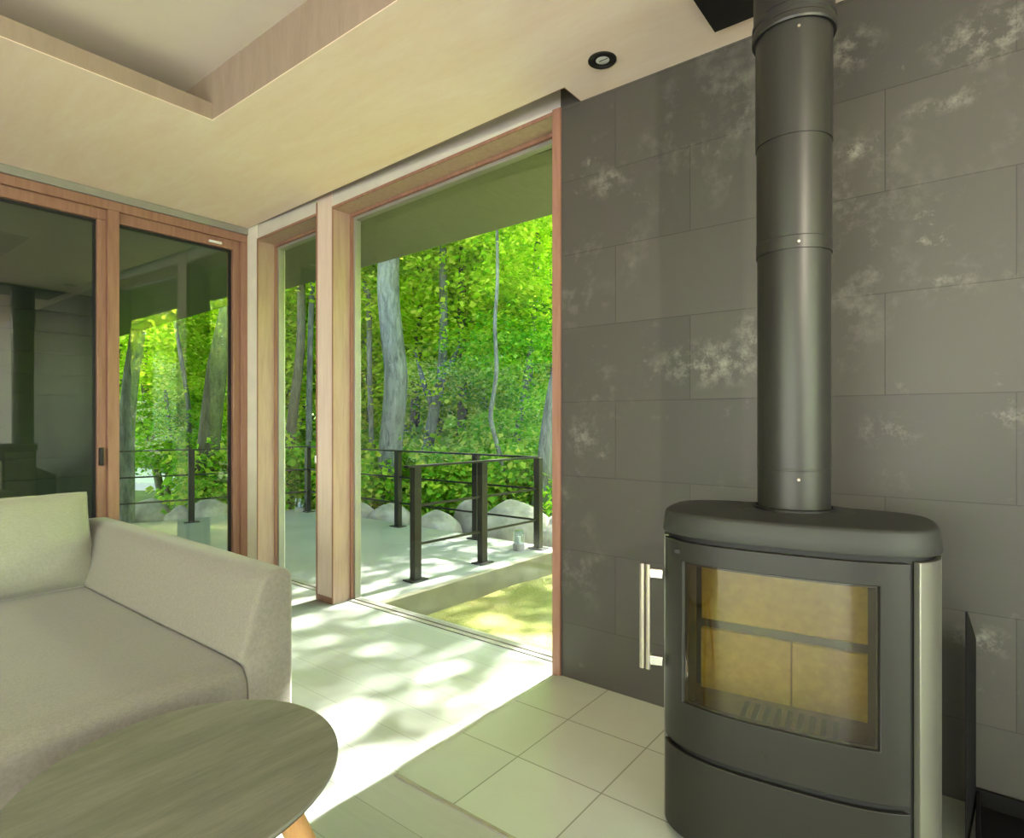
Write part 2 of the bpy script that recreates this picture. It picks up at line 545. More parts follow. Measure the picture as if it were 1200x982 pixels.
# left window wall
LT = 2.284
struct(MB().box(XB, XW, YW, YW + .2, LT + .005, 2.45), 'wall_left_header', 'track_grey')
struct(MB().box(XB, 2.046, YW - .012, YW, 2.288, CZ), 'trim_10', 'track_grey', bevel=.004)
struct(MB().box(XB, -1.7, YW, YW + .2, 0, LT + .005), 'wall_left', 'plaster')
def left_window(name, x0, x1, label, lead):
    w = bpy.data.objects.new(name, None)
    C.objects.link(w)
    w.location = ((x0 + x1) / 2, YW, 0)
    w['kind'] = 'structure'
    w['label'] = label
    b = MB()
    b.box(x0, x1, YW + .02, YW + .10, 2.176, 2.236)
    b.box(x0, x0 + lead, YW + .02, YW + .10, 0, 2.176)
    b.box(x1 - .044, x1, YW + .02, YW + .10, 0, 2.176)
    b.box(x0 + lead, x1 - .044, YW + .02, YW + .10, 0, .06)
    b.build('sash', 'frame_wood', w, bevel=.003)
    b = MB()
    b.box(x0 + lead, x1 - .044, YW + .045, YW + .07, 2.164, 2.176)
    b.box(x1 - .054, x1 - .044, YW + .045, YW + .07, .06, 2.164)
    b.build('gasket', 'dark_slot', w)
    MB().box(x0 + lead, x1 - .05, YW + .055, YW + .063, .06, 2.17).build('pane', 'window_glass', w)
    return w
fr = MB()
fr.box(-1.7, 2.046, YW - .002, YW + .13, 2.236, LT + .004)
fr.box(2.003, 2.046, YW - .002, YW + .13, 0, 2.236)
struct(fr, 'trim_11', 'frame_wood', bevel=.003)
struct(MB().box(1.236, 1.293, YW - .002, YW + .125, 0, 2.236), 'trim_12', 'frame_wood', bevel=.003)
w1 = left_window('window_1', -1.66, 1.236, 'wide left sliding window pane behind the sofa mirroring the room', .05)
w2 = left_window('window_2', 1.293, 2.003, 'sliding window pane between the wooden mullion and the room corner', .004)
b = MB().box(1.196, 1.214, YW - .012, YW + .02, .80, .90)
b.build('pull_handle', 'black_steel', w1, bevel=.004, label='small black pull handle')
MB().box(1.80, 1.88, YW + .005, YW + .02, 2.19, 2.206).build('sensor', 'white_plastic', w2, bevel=.003, label='small white contact sensor')

# unseen back of the room: walls with openings added for the fill lamps
bw = MB()
bw.box(XB - .2, XB, YB, -1.9, -.1, 2.5).box(XB - .2, XB, 2.6, YW + .2, -.1, 2.5).box(XB - .2, XB, -1.9, 2.6, 2.25, 2.5)
struct(bw, 'wall_rear', 'plaster')
bw = MB()
bw.box(XB - .2, -2.2, YB - .2, YB, -.1, 2.5).box(1.3, XW + .22, YB - .2, YB, -.1, 2.5).box(-2.2, 1.3, YB - .2, YB, 2.25, 2.5)
struct(bw, 'wall_near', 'plaster')

# roof and soffit
struct(MB().prism([(XB - .6, YB - .6), (2.9, YB - .6), (2.94, 1), (3.40, 10.5), (XB - .6, 10.5)], 2.72, 2.95), 'roof_slab', 'cladding_dark')
so = MB()
so.prism([(XW + .22, YB - .6), (2.9, YB - .6), (2.94, 1), (3.075, 3.93), (XW + .22, 3.93)], 2.30, 2.72)
so.prism([(XB - .6, YW + .2), (XW + .22, YW + .2), (XW + .22, 3.93), (3.075, 3.93), (3.40, 10.5), (XB - .6, 10.5)], 2.30, 2.72)
struct(so, 'soffit', 'soffit_wood')

# the dark wing of the house beyond the covered terrace
wg = MB().box(XB - .6, 2.2, 7.0, 7.3, -.4, 2.3).box(XB - .6, XB - .3, YW + .2, 7.0, -.4, 2.3)  # second box: unseen end wall, added to darken the window reflections
for k in range(12):
    wg.box(XB - .6, 2.2, 6.985, 7.0, -.1 + k * .2, .09 + k * .2)
struct(wg, 'wall_wing', 'cladding_dark')

# ------------------------------------------------------------------ outside ground
dk = MB()
dk.prism([(2.24, 2.77), (4.16, 2.74), (4.16, 6.42), (2.2, 7.0), (XB, 7.0), (XB, YW + .1), (2.24, YW + .1)], -.10, -.02)
struct(dk, 'floor_deck', 'deck_stone')
struct(MB().prism([(2.24, 2.72), (4.18, 2.69), (4.18, 2.74), (2.24, 2.77)], -.35, -.018), 'trim_13', 'kerb', bevel=.004)

def sheet(name, x0, x1, y0, y1, nx, ny, zf, mat):
    b = MB()
    b.v = [(x0 + (x1 - x0) * i / nx, y0 + (y1 - y0) * j / ny, zf(x0 + (x1 - x0) * i / nx, y0 + (y1 - y0) * j / ny)) for j in range(ny + 1) for i in range(nx + 1)]
    b.f = [(j * (nx + 1) + i, j * (nx + 1) + i + 1, (j + 1) * (nx + 1) + i + 1, (j + 1) * (nx + 1) + i) for j in range(ny) for i in range(nx)]
    return struct(b, name, mat, smooth=True)
sheet('ground_lawn', 2.2, 6.0, -6, 2.73, 50, 90, lambda x, y: -.17 - .02 * max(0, x - 3) + .02 * noise.noise(Vector((x * 2, y * 2, 0))), 'lawn')
def gz(x, y):
    d = max(0, math.hypot(max(0, x - 4), max(0, y - 6.5)) if x > 4 else max(0, y - 6.5))
    return -.36 - .06 * d + .004 * d * d + .12 * noise.noise(Vector((x * .35, y * .35, 3)))
sheet('ground_forest', -25, 45, -12, 55, 100, 100, gz, 'forest_floor')

# ------------------------------------------------------------------ wood stove
TH = R(7.5)
SW = Vector((-math.sin(TH), math.cos(TH), 0))
SN = Vector((-math.cos(TH), -math.sin(TH), 0))
SP = Vector((1.661, .367, 0))
def sl_(w, n, z):
    return SP + SW * w + SN * n + Vector((0, 0, z))
def sgn(x):
    return 1 if x >= 0 else -1
def outline(off=0.0, N=160):
    """closed plan outline of the stove in local (w, n); index 0 at front centre, going to +w"""
    out = []
    for k in range(N):
        a = 2 * math.pi * k / N
        sa, ca = math.sin(a), math.cos(a)
        p = 2.9 if ca > 0 else 3.6
        hn = .173 if ca > 0 else .185
        w = (.303 + off) * sgn(sa) * abs(sa) ** (2 / p)
        n = .078 + (hn + off) * sgn(ca) * abs(ca) ** (2 / p)
        out.append((w, n))
    return out
def resample(pts, M_):
    P = [Vector((a, b, 0)) for a, b in pts]
    P.append(P[0])
    L = [0]
    for i in range(1, len(P)):
        L.append(L[-1] + (P[i] - P[i - 1]).length)
    res = []
    j = 0
    for k in range(M_):
        s_ = L[-1] * k / M_
        while L[j + 1] < s_:
            j += 1
        f = (s_ - L[j]) / max(1e-9, L[j + 1] - L[j])
        q = P[j].lerp(P[j + 1], f)
        res.append((q.x, q.y))
    return res, L[-1]
NO = 480
def ring(off):
    return resample(outline(off), NO)[0]

stove = thing('wood_stove', SP, 'dark grey metal wood stove with curved glass door standing on the hearth', 'stove')

def panel(idx, zs, off, thick, holes=()):
    """curved sheet following the stove outline; idx = outline indices, zs = heights, holes = (i0, i1, z0, z1) in index numbers"""
    o_, i_ = ring(off), ring(off - thick)
    b = MB()
    nI, nZ = len(idx), len(zs)
    vid = {}
    def V(side, a, c):
        k = (side, a, c)
        if k not in vid:
            w, n = (o_ if side else i_)[idx[a] % NO]
            vid[k] = len(b.v)
            b.v.append(tuple(sl_(w, n, zs[c])))
        return vid[k]
    def solid(a, c):
        if a < 0 or c < 0 or a >= nI - 1 or c >= nZ - 1:
            return False
        for (p, q, z0, z1) in holes:
            if p <= idx[a] and idx[a + 1] <= q and z0 - 1e-6 <= zs[c] and zs[c + 1] <= z1 + 1e-6:
                return False
        return True
    for a in range(nI - 1):
        for c in range(nZ - 1):
            if not solid(a, c):
                continue
            b.f.append((V(1, a, c), V(1, a + 1, c), V(1, a + 1, c + 1), V(1, a, c + 1)))
            b.f.append((V(0, a, c), V(0, a, c + 1), V(0, a + 1, c + 1), V(0, a + 1, c)))
            if not solid(a - 1, c):
                b.f.append((V(0, a, c), V(1, a, c), V(1, a, c + 1), V(0, a, c + 1)))
            if not solid(a + 1, c):
                b.f.append((V(1, a + 1, c), V(0, a + 1, c), V(0, a + 1, c + 1), V(1, a + 1, c + 1)))
            if not solid(a, c - 1):
                b.f.append((V(0, a, c), V(0, a + 1, c), V(1, a + 1, c), V(1, a, c)))
            if not solid(a, c + 1):
                b.f.append((V(1, a, c + 1), V(1, a + 1, c + 1), V(0, a + 1, c + 1), V(0, a, c + 1)))
    return b
def idx_at_w(w, front=True):
    r_ = ring(0)
    best, bi = 9, 0
    for i in range(-NO // 2, NO // 2):
        x, n = r_[i % NO]
        if (n > .078) == front and abs(x - w) < best:
            best, bi = abs(x - w), i
    return bi
iR, iL = idx_at_w(-.242), idx_at_w(.288)
gR, gL = idx_at_w(-.186), idx_at_w(.230)
ZD0, ZD1 = .246, .752
GZ0, GZ1 = .357, .703
front = list(range(iR + 1, iL + 1))
hole = [(gR, gL, GZ0, GZ1)]
# inner shell (closed band with the fire opening), base and lid
allI = list(range(-NO // 2, NO // 2 + 1))
sh = panel(allI, [.012, GZ0 - .01, GZ1 + .01, .765], -.014, .02, [(gR - 1, gL + 1, GZ0 - .01, GZ1 + .01)])
r_ = ring(-.014)
n0 = len(sh.v)
sh.v += [tuple(sl_(w, n, .012)) for w, n in r_] + [tuple(sl_(w, n, .765)) for w, n in r_]
sh.f += [tuple(range(n0 + NO - 1, n0 - 1, -1)), tuple(range(n0 + NO, n0 + 2 * NO))]
sh.build('body', 'dark_slot', stove, smooth=True, recalc=False, label='black inner body')
pl = MB()
pl.prism([tuple(sl_(w, n, 0))[:2] for w, n in ring(-.03)], 0.0, .014)
pl.build('plinth', 'black_steel', stove)
# door
door = panel(front, [ZD0, GZ0, GZ1, ZD1], 0, .012, hole).build('door', 'stove_paint', stove, smooth=True, recalc=False, bevel=.0015)
fb = panel(list(range(gR - 1, gL + 2)), [GZ0 - .004, GZ0 + .006, GZ1 - .006, GZ1 + .004], -.0075, .004, [(gR + 1, gL - 2, GZ0 + .006, GZ1 - .006)])
fb.build('glass_border', 'dark_slot', door, smooth=True, recalc=False, label='black border of the door glass')
panel(list(range(gR - 1, gL + 2)), [GZ0 - .005, GZ1 + .005], -.006, .003).build('glass', 'stove_glass', door, smooth=True, recalc=False, label='curved clear fire glass')
# embossed mark low on the door
bd = MB()
for (w0, z0, w1_, z1) in ((.044, .288, .036, .302), (.036, .288, .044, .302), (.028, .287, .028, .303)):
    bd.bar(sl_(w0, .2515, z0), sl_(w1_, .2515, z1), .0016, .0016, SN)
bd.build('emblem', 'stove_paint', door, label='tiny embossed mark')
# handle: vertical steel bar on two brackets at the left edge
hd = MB()
for dw in (-.008, .008):
    hd.tube([sl_(.334 + dw, .185, .406), sl_(.334 + dw, .185, .678)], .007, 14)
h_ = hd.build('handle', 'brushed', door, smooth=True, label='brushed steel bar handle')
for z in (.430, .655):
    MB().bar(sl_(.290, .175, z), sl_(.332, .183, z), .016, .024).build('bracket', 'chrome', door, bevel=.002, label='polished handle bracket')
# lower drawer and side panels
panel(list(range(iR + 1, iL + 1)), [.022, .231], 0, .012).build('drawer', 'stove_paint', stove, smooth=True, recalc=False, bevel=.0015)
bR = idx_at_w(-.26, False)
bL = idx_at_w(.26, False)
if bR > iR:
    bR -= NO
if bL < iL:
    bL += NO
panel(list(range(bR, iR - 4)), [.018, .754], 0, .012).build('side_panel', 'stove_side', stove, smooth=True, recalc=False, bevel=.0015, label='paler grey side panel on the right')
panel(list(range(iL + 3, bL + 1)), [.018, .754], 0, .012).build('side_panel', 'stove_side', stove, smooth=True, recalc=False, bevel=.0015, label='paler grey side panel on the left')
# cast top plate
tp = MB()
prev = None
for off, z in ((-.004, .765), (.0015, .766), (.0025, .769), (.000, .790), (-.003, .812), (-.0055, .818), (-.010, .8208), (-.016, .8215)):
    r_ = ring(off)
    s0 = len(tp.v)
    tp.v += [tuple(sl_(w, n, z)) for w, n in r_]
    if prev is None:
        tp.f.append(tuple(range(s0 + NO - 1, s0 - 1, -1)))
    else:
        tp.f += [(prev + k, prev + (k + 1) % NO, s0 + (k + 1) % NO, s0 + k) for k in range(NO)]
    prev = s0
tp.f.append(tuple(range(prev, prev + NO)))
top = tp.build('top_plate', 'cast_top', stove, smooth=True, recalc=False, angle=38)
# raised smooth disc round the flue outlet
MB().lathe([(.0, .0), (.135, .0), (.14, -.002), (.14, -.006), (0, -.006)], (SP.x, SP.y, .8235), 64).build('flue_plate', 'cast_top', top, smooth=True)
# firebox lining
FBN, FW0 = .03, .232
fx = MB()
def lbox(b, w0, w1_, n0_, n1_, z0, z1):
    vs = [sl_(w, n, z) for z in (z0, z1) for w, n in ((w0, n0_), (w1_, n0_), (w1_, n1_), (w0, n1_))]
    return b.add(vs, [(3, 2, 1, 0), (4, 5, 6, 7), (0, 1, 5, 4), (1, 2, 6, 5), (2, 3, 7, 6), (3, 0, 4, 7)])
lbox(fx, -.24, .25, FBN - .03, FBN - .018, .29, .72)
lbox(fx, -.24, .25, FBN - .03, .215, .72, .73)
fire = fx.build('firebox', 'dark_slot', stove, label='dark firebox behind the glass')
for w0, w1_, z0, z1, dn in ((-.226, .0015, .318, .484, 0), (.0035, .228, .318, .484, 0), (-.226, .228, .507, .715, -.006)):
    lbox(MB(), w0, w1_, FBN - .018, FBN + dn, z0, z1).build('firebrick', 'vermiculite', fire, bevel=.003, label='yellow firebrick lining')
for s_ in (-1, 1):
    bb = MB()
    w = .236 * s_ + (.004 if s_ > 0 else 0)
    bb.prism([tuple(sl_(w, FBN, 0))[:2], tuple(sl_(w + .012 * s_, FBN, 0))[:2], tuple(sl_(w + .012 * s_, .165, 0))[:2], tuple(sl_(w, .17, 0))[:2]], .318, .715)
    bb.build('firebrick', 'vermiculite', fire, label='yellow firebrick lining')
bf = MB()
bf.prism([tuple(sl_(w, n, 0))[:2] for w, n in ring(-.036) if True], .308, .322)
bf.build('fire_floor', 'ash', fire, label='ashy fire floor')
gr = MB()
for k in range(9):
    w = -.10 + k * .025
    lbox(gr, w - .006, w + .006, .07, .16, .322, .327)
gr.build('grate', 'grate', fire)

# ------------------------------------------------------------------ flue pipe
pipe = thing('stove_pipe', (SP.x, SP.y, .823), 'tall matt black flue pipe rising from the stove top to the ceiling', 'stove pipe')
def psec(name, prof, mat='flue_paint', label=None):
    return MB().lathe(prof, (SP.x, SP.y, 0), 72).build(name, mat, pipe, smooth=True, angle=18, label=label)
psec('base_ring', [(.0905, .8235), (.0965, .8235), (.0965, .829), (.0905, .831), (.0905, .8235)], 'black_steel')
psec('pipe_section', [(0, .824), (.0865, .824), (.0865, .925), (.0875, .926), (.0875, .930), (.0867, .931), (.0867, 1.50), (0, 1.50)])
psec('pipe_section', [(0, 1.475), (.0898, 1.475), (.0898, 1.506), (.0888, 1.508), (.0888, 1.77), (0, 1.77)])
psec('pipe_section', [(0, 1.758), (.0912, 1.758), (.0912, 2.045), (0, 2.045)])
psec('pipe_collar', [(0, 2.035), (.0985, 2.035), (.1005, 2.040), (.1005, 2.052), (.097, 2.056), (.097, 2.066), (.0995, 2.069), (.0995, 2.078), (.096, 2.082), (.096, 2.40), (0, 2.40)])
psec('pipe_collar', [(.0865, .962), (.0872, .963), (.0872, .966), (.0865, .967)]) if False else None
for z in (.905, 1.489, 2.015):
    a = math.radians(200)
    r0 = .0875 if z < 1 else (.0898 if z < 1.6 else .0912)
    c0 = Vector((SP.x + math.cos(a) * r0, SP.y + math.sin(a) * r0, z))
    MB().tube([c0, c0 + Vector((math.cos(a), math.sin(a), 0)) * .003], .0035, 10).build('screw', 'brushed', pipe)
cpz = MB()
# square ceiling plate with a round cut-out
q = .30
cc = (SP.x - .02, SP.y)
segs = 32
vs = []
for z in (CZ - .012, CZ - .0005):
    for k in range(segs):
        a = 2 * math.pi * k / segs + math.pi / 4
        vs.append((SP.x + .094 * math.cos(a), SP.y + .094 * math.sin(a), z))
    for k in range(segs):
        a = 2 * math.pi * k / segs + math.pi / 4
        m_ = max(abs(math.cos(a)), abs(math.sin(a)))
        vs.append((cc[0] + q * math.cos(a) / m_, cc[1] + q * math.sin(a) / m_, z))
fs = []
for k in range(segs):
    k1 = (k + 1) % segs
    fs += [(k, k1, segs + k1, segs + k), (2 * segs + k, 3 * segs + k, 3 * segs + k1, 2 * segs + k1),
           (segs + k, segs + k1, 3 * segs + k1, 3 * segs + k), (k, 2 * segs + k, 2 * segs + k1, k1)]
cpz.add(vs, fs)
cpz.build('ceiling_plate', 'black_steel', pipe, label='square black ceiling plate')

# ------------------------------------------------------------------ log holder beside the stove
lh = thing('log_holder', (1.9, -.22, .004), 'black steel firewood holder with upright side plate right of the stove by the wall', 'log holder')
def side_plate(y):
    b = MB()
    prof = [(1.80, .012), (2.03, .012), (2.03, .463), (1.812, .588), (1.80, .588)]
    n = len(prof)
    def yy(x):
        return y + .0145 - .0175 * (x - 1.80) / .23
    b.add([(x, yy(x), z) for x, z in prof] + [(x, yy(x) - .004, z) for x, z in prof],
          [tuple(range(n)), tuple(reversed(range(n, 2 * n)))] + [(i, (i + 1) % n, n + (i + 1) % n, n + i) for i in range(n)])
    return b.build('side_plate', 'soot_black', lh, bevel=.0008)
side_plate(0)
side_plate(-.45)
tb = MB()
tb.box(1.74, 2.045, -.45, -.006, .004, .012)
tb.box(1.74, 1.75, -.45, -.006, .012, .052)
tb.box(2.035, 2.045, -.45, -.006, .012, .056)
tb.box(1.75, 2.035, -.016, -.006, .012, .052)
tb.box(1.75, 2.035, -.45, -.439, .012, .052)
tb.build('tray', 'soot_black', lh, bevel=.0015)

# ------------------------------------------------------------------ sofa
sofa = thing('sofa', (0, 2.4, 0), 'greige linen sofa with low slanted arm in front of the left windows', 'sofa')
SY0, SY1, SX0, SX1 = 1.62, 3.25, -1.7, 1.012
SEAT = .368
def soft(b, name, mat, parent, bev, seg=5, label=None, sub=False):
    return b.build(name, mat, parent, bevel=bev, seg=seg, smooth=True, label=label)
# seat block with a softly crowned top
st = MB()
nx, ny = 40, 30
X0, X1, Y0, Y1 = SX0 + .02, .866, SY0 + .002, 3.06
def rr(t_, d, r_):
    """rounded drop near an edge at distance d"""
    return 0 if d >= r_ else r_ - math.sqrt(max(0, r_ * r_ - (r_ - d) ** 2))
xs = [X0 + (X1 - .03 - X0) * i / (nx - 6) for i in range(nx - 5)] + [X1 - .022, X1 - .016, X1 - .010, X1 - .005, X1 - .002, X1]
ys = [Y0, Y0 + .003, Y0 + .009, Y0 + .018, Y0 + .03, Y0 + .045] + [Y0 + .045 + (Y1 - Y0 - .045) * j / ny for j in range(1, ny + 1)]
def seatz(x, y):
    d = y - Y0
    return SEAT + .012 * math.sin(math.pi * min(1, max(0, (x - X0) / (X1 - X0)))) - rr(0, d, .05) - rr(0, X1 - x, .022) - .004 + .004 * noise.noise(Vector((x * 3, y * 3, 0)))
base_i = len(st.v)
st.v += [(x, y, seatz(x, y)) for y in ys for x in xs]
W = nx + 1
st.f += [(j * W + i, j * W + i + 1, (j + 1) * W + i + 1, (j + 1) * W + i) for j in range(len(ys) - 1) for i in range(nx)]
nb = len(st.v)
st.v += [(x, Y0, .06) for x in xs]
st.f += [(i, nb + i, nb + i + 1, i + 1) for i in range(nx)]
st.build('seat', 'linen', sofa, smooth=True, angle=60, recalc=True)
sb = MB().box(SX0, SX1, SY0 + .012, SY1, .055, .30)
soft(sb, 'base', 'linen', sofa, .012)
# arm with slanted inner face: a filleted profile swept along Y, puffed in at both ends
def fillet(poly, radii, n=7):
    out = []
    m = len(poly)
    for i in range(m):
        p, a_, c_ = Vector(poly[i]), Vector(poly[i - 1]), Vector(poly[(i + 1) % m])
        r_ = radii[i]
        if r_ <= 0:
            out.append(p)
            continue
        d1, d2 = (a_ - p).normalized(), (c_ - p).normalized()
        half = math.acos(max(-1, min(1, d1.dot(d2)))) / 2
        t1 = min(r_ / math.tan(half), (a_ - p).length * .48, (c_ - p).length * .48)
        q0, q1 = p + d1 * t1, p + d2 * t1
        for k in range(n + 1):
            f = k / n
            out.append(q0 * (1 - f) ** 2 + p * 2 * f * (1 - f) + q1 * f ** 2)
    return out
ab = MB()
rows = ((SY0, .016), (SY0 + .004, .008), (SY0 + .011, .002), (SY0 + .022, 0), (2.1, -.002), (2.6, -.002), (3.09, 0), (3.14, .006), (3.17, .018), (3.185, .034))
prof_n = None
for j, (y, ins) in enumerate(rows):
    lift = .008 * max(0, (y - SY0) / 1.5)
    P_ = fillet([(.866 + ins * .5, .055), (1.012 - ins, .055), (1.012 - ins, .607 - ins + lift), (.914 + ins * .5, .610 - ins + lift), (.845 + ins, .378), (.866 + ins * .5, .352)],
                [0, 0, .034, .062, .018, .01])
    prof_n = len(P_)
    ab.v += [(p.x, y, p.y) for p in P_]
for j in range(len(rows) - 1):
    for k in range(prof_n):
        q0, q1 = j * prof_n + k, j * prof_n + (k + 1) % prof_n
        ab.f.append((q0, q1, q1 + prof_n, q0 + prof_n))
ab.f.append(tuple(range(prof_n)))
ab.f.append(tuple(reversed(range((len(rows) - 1) * prof_n, len(rows) * prof_n))))
ab.build('armrest', 'linen', sofa, smooth=True, angle=50)
bk = MB()
prof = [(2.98, .30), (3.25, .30), (3.25, .60), (3.10, .602)]
bk.add([(x, y, z) for x in (SX0, 1.0) for y, z in prof], [(0, 1, 2, 3), (7, 6, 5, 4)] + [(k, 4 + k, 4 + (k + 1) % 4, (k + 1) % 4) for k in range(4)])
soft(bk, 'backrest', 'linen', sofa, .035, 6)
for x, y in ((SX0 + .12, SY0 + .12), (.86, SY0 + .12), (SX0 + .12, SY1 - .12), (.86, SY1 - .12)):
    MB().tube([(x, y, 0), (x, y, .06)], [.018, .024], 16).build('leg', 'black_steel', sofa, smooth=True)

# loose back cushion
def cushion(name, cx, cy, cz, w, h, t_, lean, label):
    root = thing(name, (cx, cy, cz - h / 2), label, 'cushion')
    b = MB()
    N1, N2 = 44, 30
    lo = math.radians(lean)
    for side in (1, -1):
        s0 = len(b.v)
        for j in range(N2 + 1):
            for i in range(N1 + 1):
                u, v_ = i / N1 * 2 - 1, j / N2 * 2 - 1
                pin = 1 - .05 * (1 - u * u) * 0
                x = u * w / 2 * (1 - .035 * (1 - abs(v_) ** 2) * 0 - .03 * (1 - v_ * v_) * (1 if abs(u) > .0 else 0) * abs(u) ** 6)
                z = v_ * h / 2 * (1 - .05 * (1 - u * u) * abs(v_) ** 6 * 0)
                prof = (max(0, 1 - abs(u) ** 3.2) * max(0, 1 - abs(v_) ** 2.6)) ** .55
                y = -side * t_ / 2 * prof
                y += .006 * noise.noise(Vector((u * 4, v_ * 3, side * 5))) * prof
                # puckers along the top seam
                x -= .012 * v_ * (.5 + .5 * u)
                z += .0035 * noise.noise(Vector((u * 9, 3.3, 0))) * max(0, v_ - .85) / .15
                yy = y * math.cos(lo) + z * math.sin(lo)
                zz = z * math.cos(lo) - y * math.sin(lo)
                b.v.append((cx + x, cy + yy, cz + zz))
        W = N1 + 1
        for j in range(N2):
            for i in range(N1):
                q = (s0 + j * W + i, s0 + j * W + i + 1, s0 + (j + 1) * W + i + 1, s0 + (j + 1) * W + i)
                b.f.append(q if side > 0 else q[::-1])
    o = b.build('cover', 'linen_cushion', root, smooth=True, angle=180, recalc=False)
    sm = MB()
    P = []
    for k in range(120):
        tt = k / 120 * 4
        if tt < 1: u, v_ = tt * 2 - 1, -1
        elif tt < 2: u, v_ = 1, (tt - 1) * 2 - 1
        elif tt < 3: u, v_ = 1 - (tt - 2) * 2, 1
        else: u, v_ = -1, 1 - (tt - 3) * 2
        x = u * w / 2 * (1 - .03 * (1 - v_ * v_) * abs(u) ** 6)
        x -= .012 * v_ * (.5 + .5 * u)
        z = v_ * h / 2 + .0035 * noise.noise(Vector((u * 9, 3.3, 0))) * max(0, v_ - .85) / .15
        P.append((cx + x, cy + z * math.sin(lo), cz + z * math.cos(lo)))
    P.append(P[0])
    sm.tube(P, .004, 6, cap=False)
    sm.build('seam', 'linen_cushion', o, smooth=True)
    return root
cushion('cushion', .47, 2.94, .557, .85, .385, .20, 14, 'pale linen back cushion leaning upright on the sofa seat')

# ------------------------------------------------------------------ coffee table
TC = Vector((.522, 1.214, 0))
tbl = thing('coffee_table', TC, 'round dark veneer coffee table with light oak legs in front of the sofa', 'coffee table')
def tring(sc_, z, seg=96):
    ax = Vector((-.805, -.593, 0))
    ay = Vector((-.593, .805, 0))
    out = []
    for k in range(seg):
        a = 2 * math.pi * k / seg
        p = TC + ax * (.3135 * sc_ * math.cos(a)) + ay * (.2845 * sc_ * math.sin(a))
        out.append((p.x, p.y, z))
    return out
def stack(levels, seg=96):
    b = MB()
    for i, (s_, z) in enumerate(levels):
        b.v += tring(s_, z, seg)
    for i in range(len(levels) - 1):
        b.f += [(i * seg + k, i * seg + (k + 1) % seg, (i + 1) * seg + (k + 1) % seg, (i + 1) * seg + k) for k in range(seg)]
    b.f.append(tuple(reversed(range(seg))))
    b.f.append(tuple(range((len(levels) - 1) * seg, len(levels) * seg)))
    return b
stack([(.9975, .3525), (1.0, .354), (1.0, .3585), (.996, .360)]).build('tabletop', 'table_veneer', tbl, smooth=True, angle=50)
stack([(.93, .338), (.985, .347), (.9995, .3525)]).build('rim', 'table_rim', tbl, smooth=True, angle=50, label='dark bevelled underside of the top')
for k in range(4):
    rot = Matrix.Rotation(k * math.pi / 2, 3, 'Z')
    a = TC + rot @ (Vector((.600, .977, 0)) - TC) * .97 + Vector((0, 0, .346))
    c_ = TC + rot @ (Vector((.735, .93, 0)) - TC) + Vector((0, 0, 0))
    MB().tube([a, a.lerp(c_, .5), c_], [.0235, .020, .014], 20).build('leg', 'oak', tbl, smooth=True)
cr = MB()
for k in range(2):
    rot = Matrix.Rotation(k * math.pi / 2, 3, 'Z')
    d_ = rot @ Vector((.075, -.235, 0))
    cr.bar(TC + d_ + Vector((0, 0, .328)), TC - d_ + Vector((0, 0, .328)), .035, .02)
cr.build('cross_rail', 'oak', tbl)

# ------------------------------------------------------------------ downlights
def downlight(x, y, label):
    r0 = thing('ceiling_light', (x, y, CZ), label, 'ceiling light')
    MB().lathe([(.036, .0), (.050, .0), (.050, -.004), (.046, -.006), (.037, -.006), (.033, -.002), (.033, .0), (.036, .0)], (x, y, CZ - .0003), 48).build('rim', 'black_steel', r0, smooth=True)
    MB().lathe([(.034, -.0012), (.0, -.0012), (.0, -.0006), (.034, -.0006)], (x, y, CZ), 40).build('baffle', 'black_steel', r0, smooth=True)
    lens = MB().lathe([(.024, -.0014), (.022, -.0022), (.0, -.003)], (x + .002, y, CZ), 32).build('lamp', 'white_plastic', r0, smooth=True, label='pale reflector lamp')
    MB().bar((x - .002, y - .022, CZ - .0034), (x - .002, y + .012, CZ - .0034), .003, .001).build('filament_clip', 'dark_slot', r0)
    return r0
downlight(1.862, 1.040, 'small round black recessed ceiling downlight above the stone wall')

# ------------------------------------------------------------------ deck railing
rail = thing('deck_railing', (4.03, 4.59, -.02), 'black steel railing along the outer edge of the deck before the boulders', 'railing')
RZ = .745
RP = [(2.2, 6.70), (2.86, 6.5), (4.03, 6.17), (4.03, 4.59), (4.04, 3.55), (4.05, 2.87)]
def post(x, y, parent, d=None):
    b = MB()
    b.bar((x, y, -.02), (x, y, RZ - .008), .075, .014, up=(0, 1, 0))
    b.bar((x, y, -.02), (x, y, RZ - .008), .014, .075, up=(0, 1, 0)) if False else None
    return b
def rpost(x, y, parent, ang):
    ca, sa = math.cos(ang), math.sin(ang)
    b = MB()
    hw, hd_ = .029, .026
    poly = [(x + ca * i * hw - sa * j * hd_, y + sa * i * hw + ca * j * hd_) for i, j in ((-1, -1), (1, -1), (1, 1), (-1, 1))]
    b.prism(poly, -.02, RZ - .006)
    poly = [(x + ca * i * .072 - sa * j * .05, y + sa * i * .072 + ca * j * .05) for i, j in ((-1, -1), (1, -1), (1, 1), (-1, 1))]
    b.prism(poly, -.0195, -.010)
    return b.build('post', 'rail_steel', parent, bevel=.002)
for x, y in RP:
    rpost(x, y, rail, R(90) if x > 4 else R(-16))
hr = MB()
for a, c_ in zip(RP[:-1], RP[1:]):
    hr.bar((*a, RZ), (*c_, RZ), .05, .014)
hr.build('handrail', 'rail_steel', rail)
for z in (.48, .22):
    b = MB()
    for a, c_ in zip(RP[:-1], RP[1:]):
        b.bar((*a, z), (*c_, z), .012, .016)
    b.build('rail', 'rail_steel', rail)
r2 = thing('deck_railing', (3.38, 2.904, -.02), 'short black steel railing run above the grass kerb nearest the picture window', 'railing')
RQ = [(2.744, 2.95), (3.383, 2.91), (4.0, 2.873)]
for x, y in RQ[:2]:
    rpost(x, y, r2, R(-3))
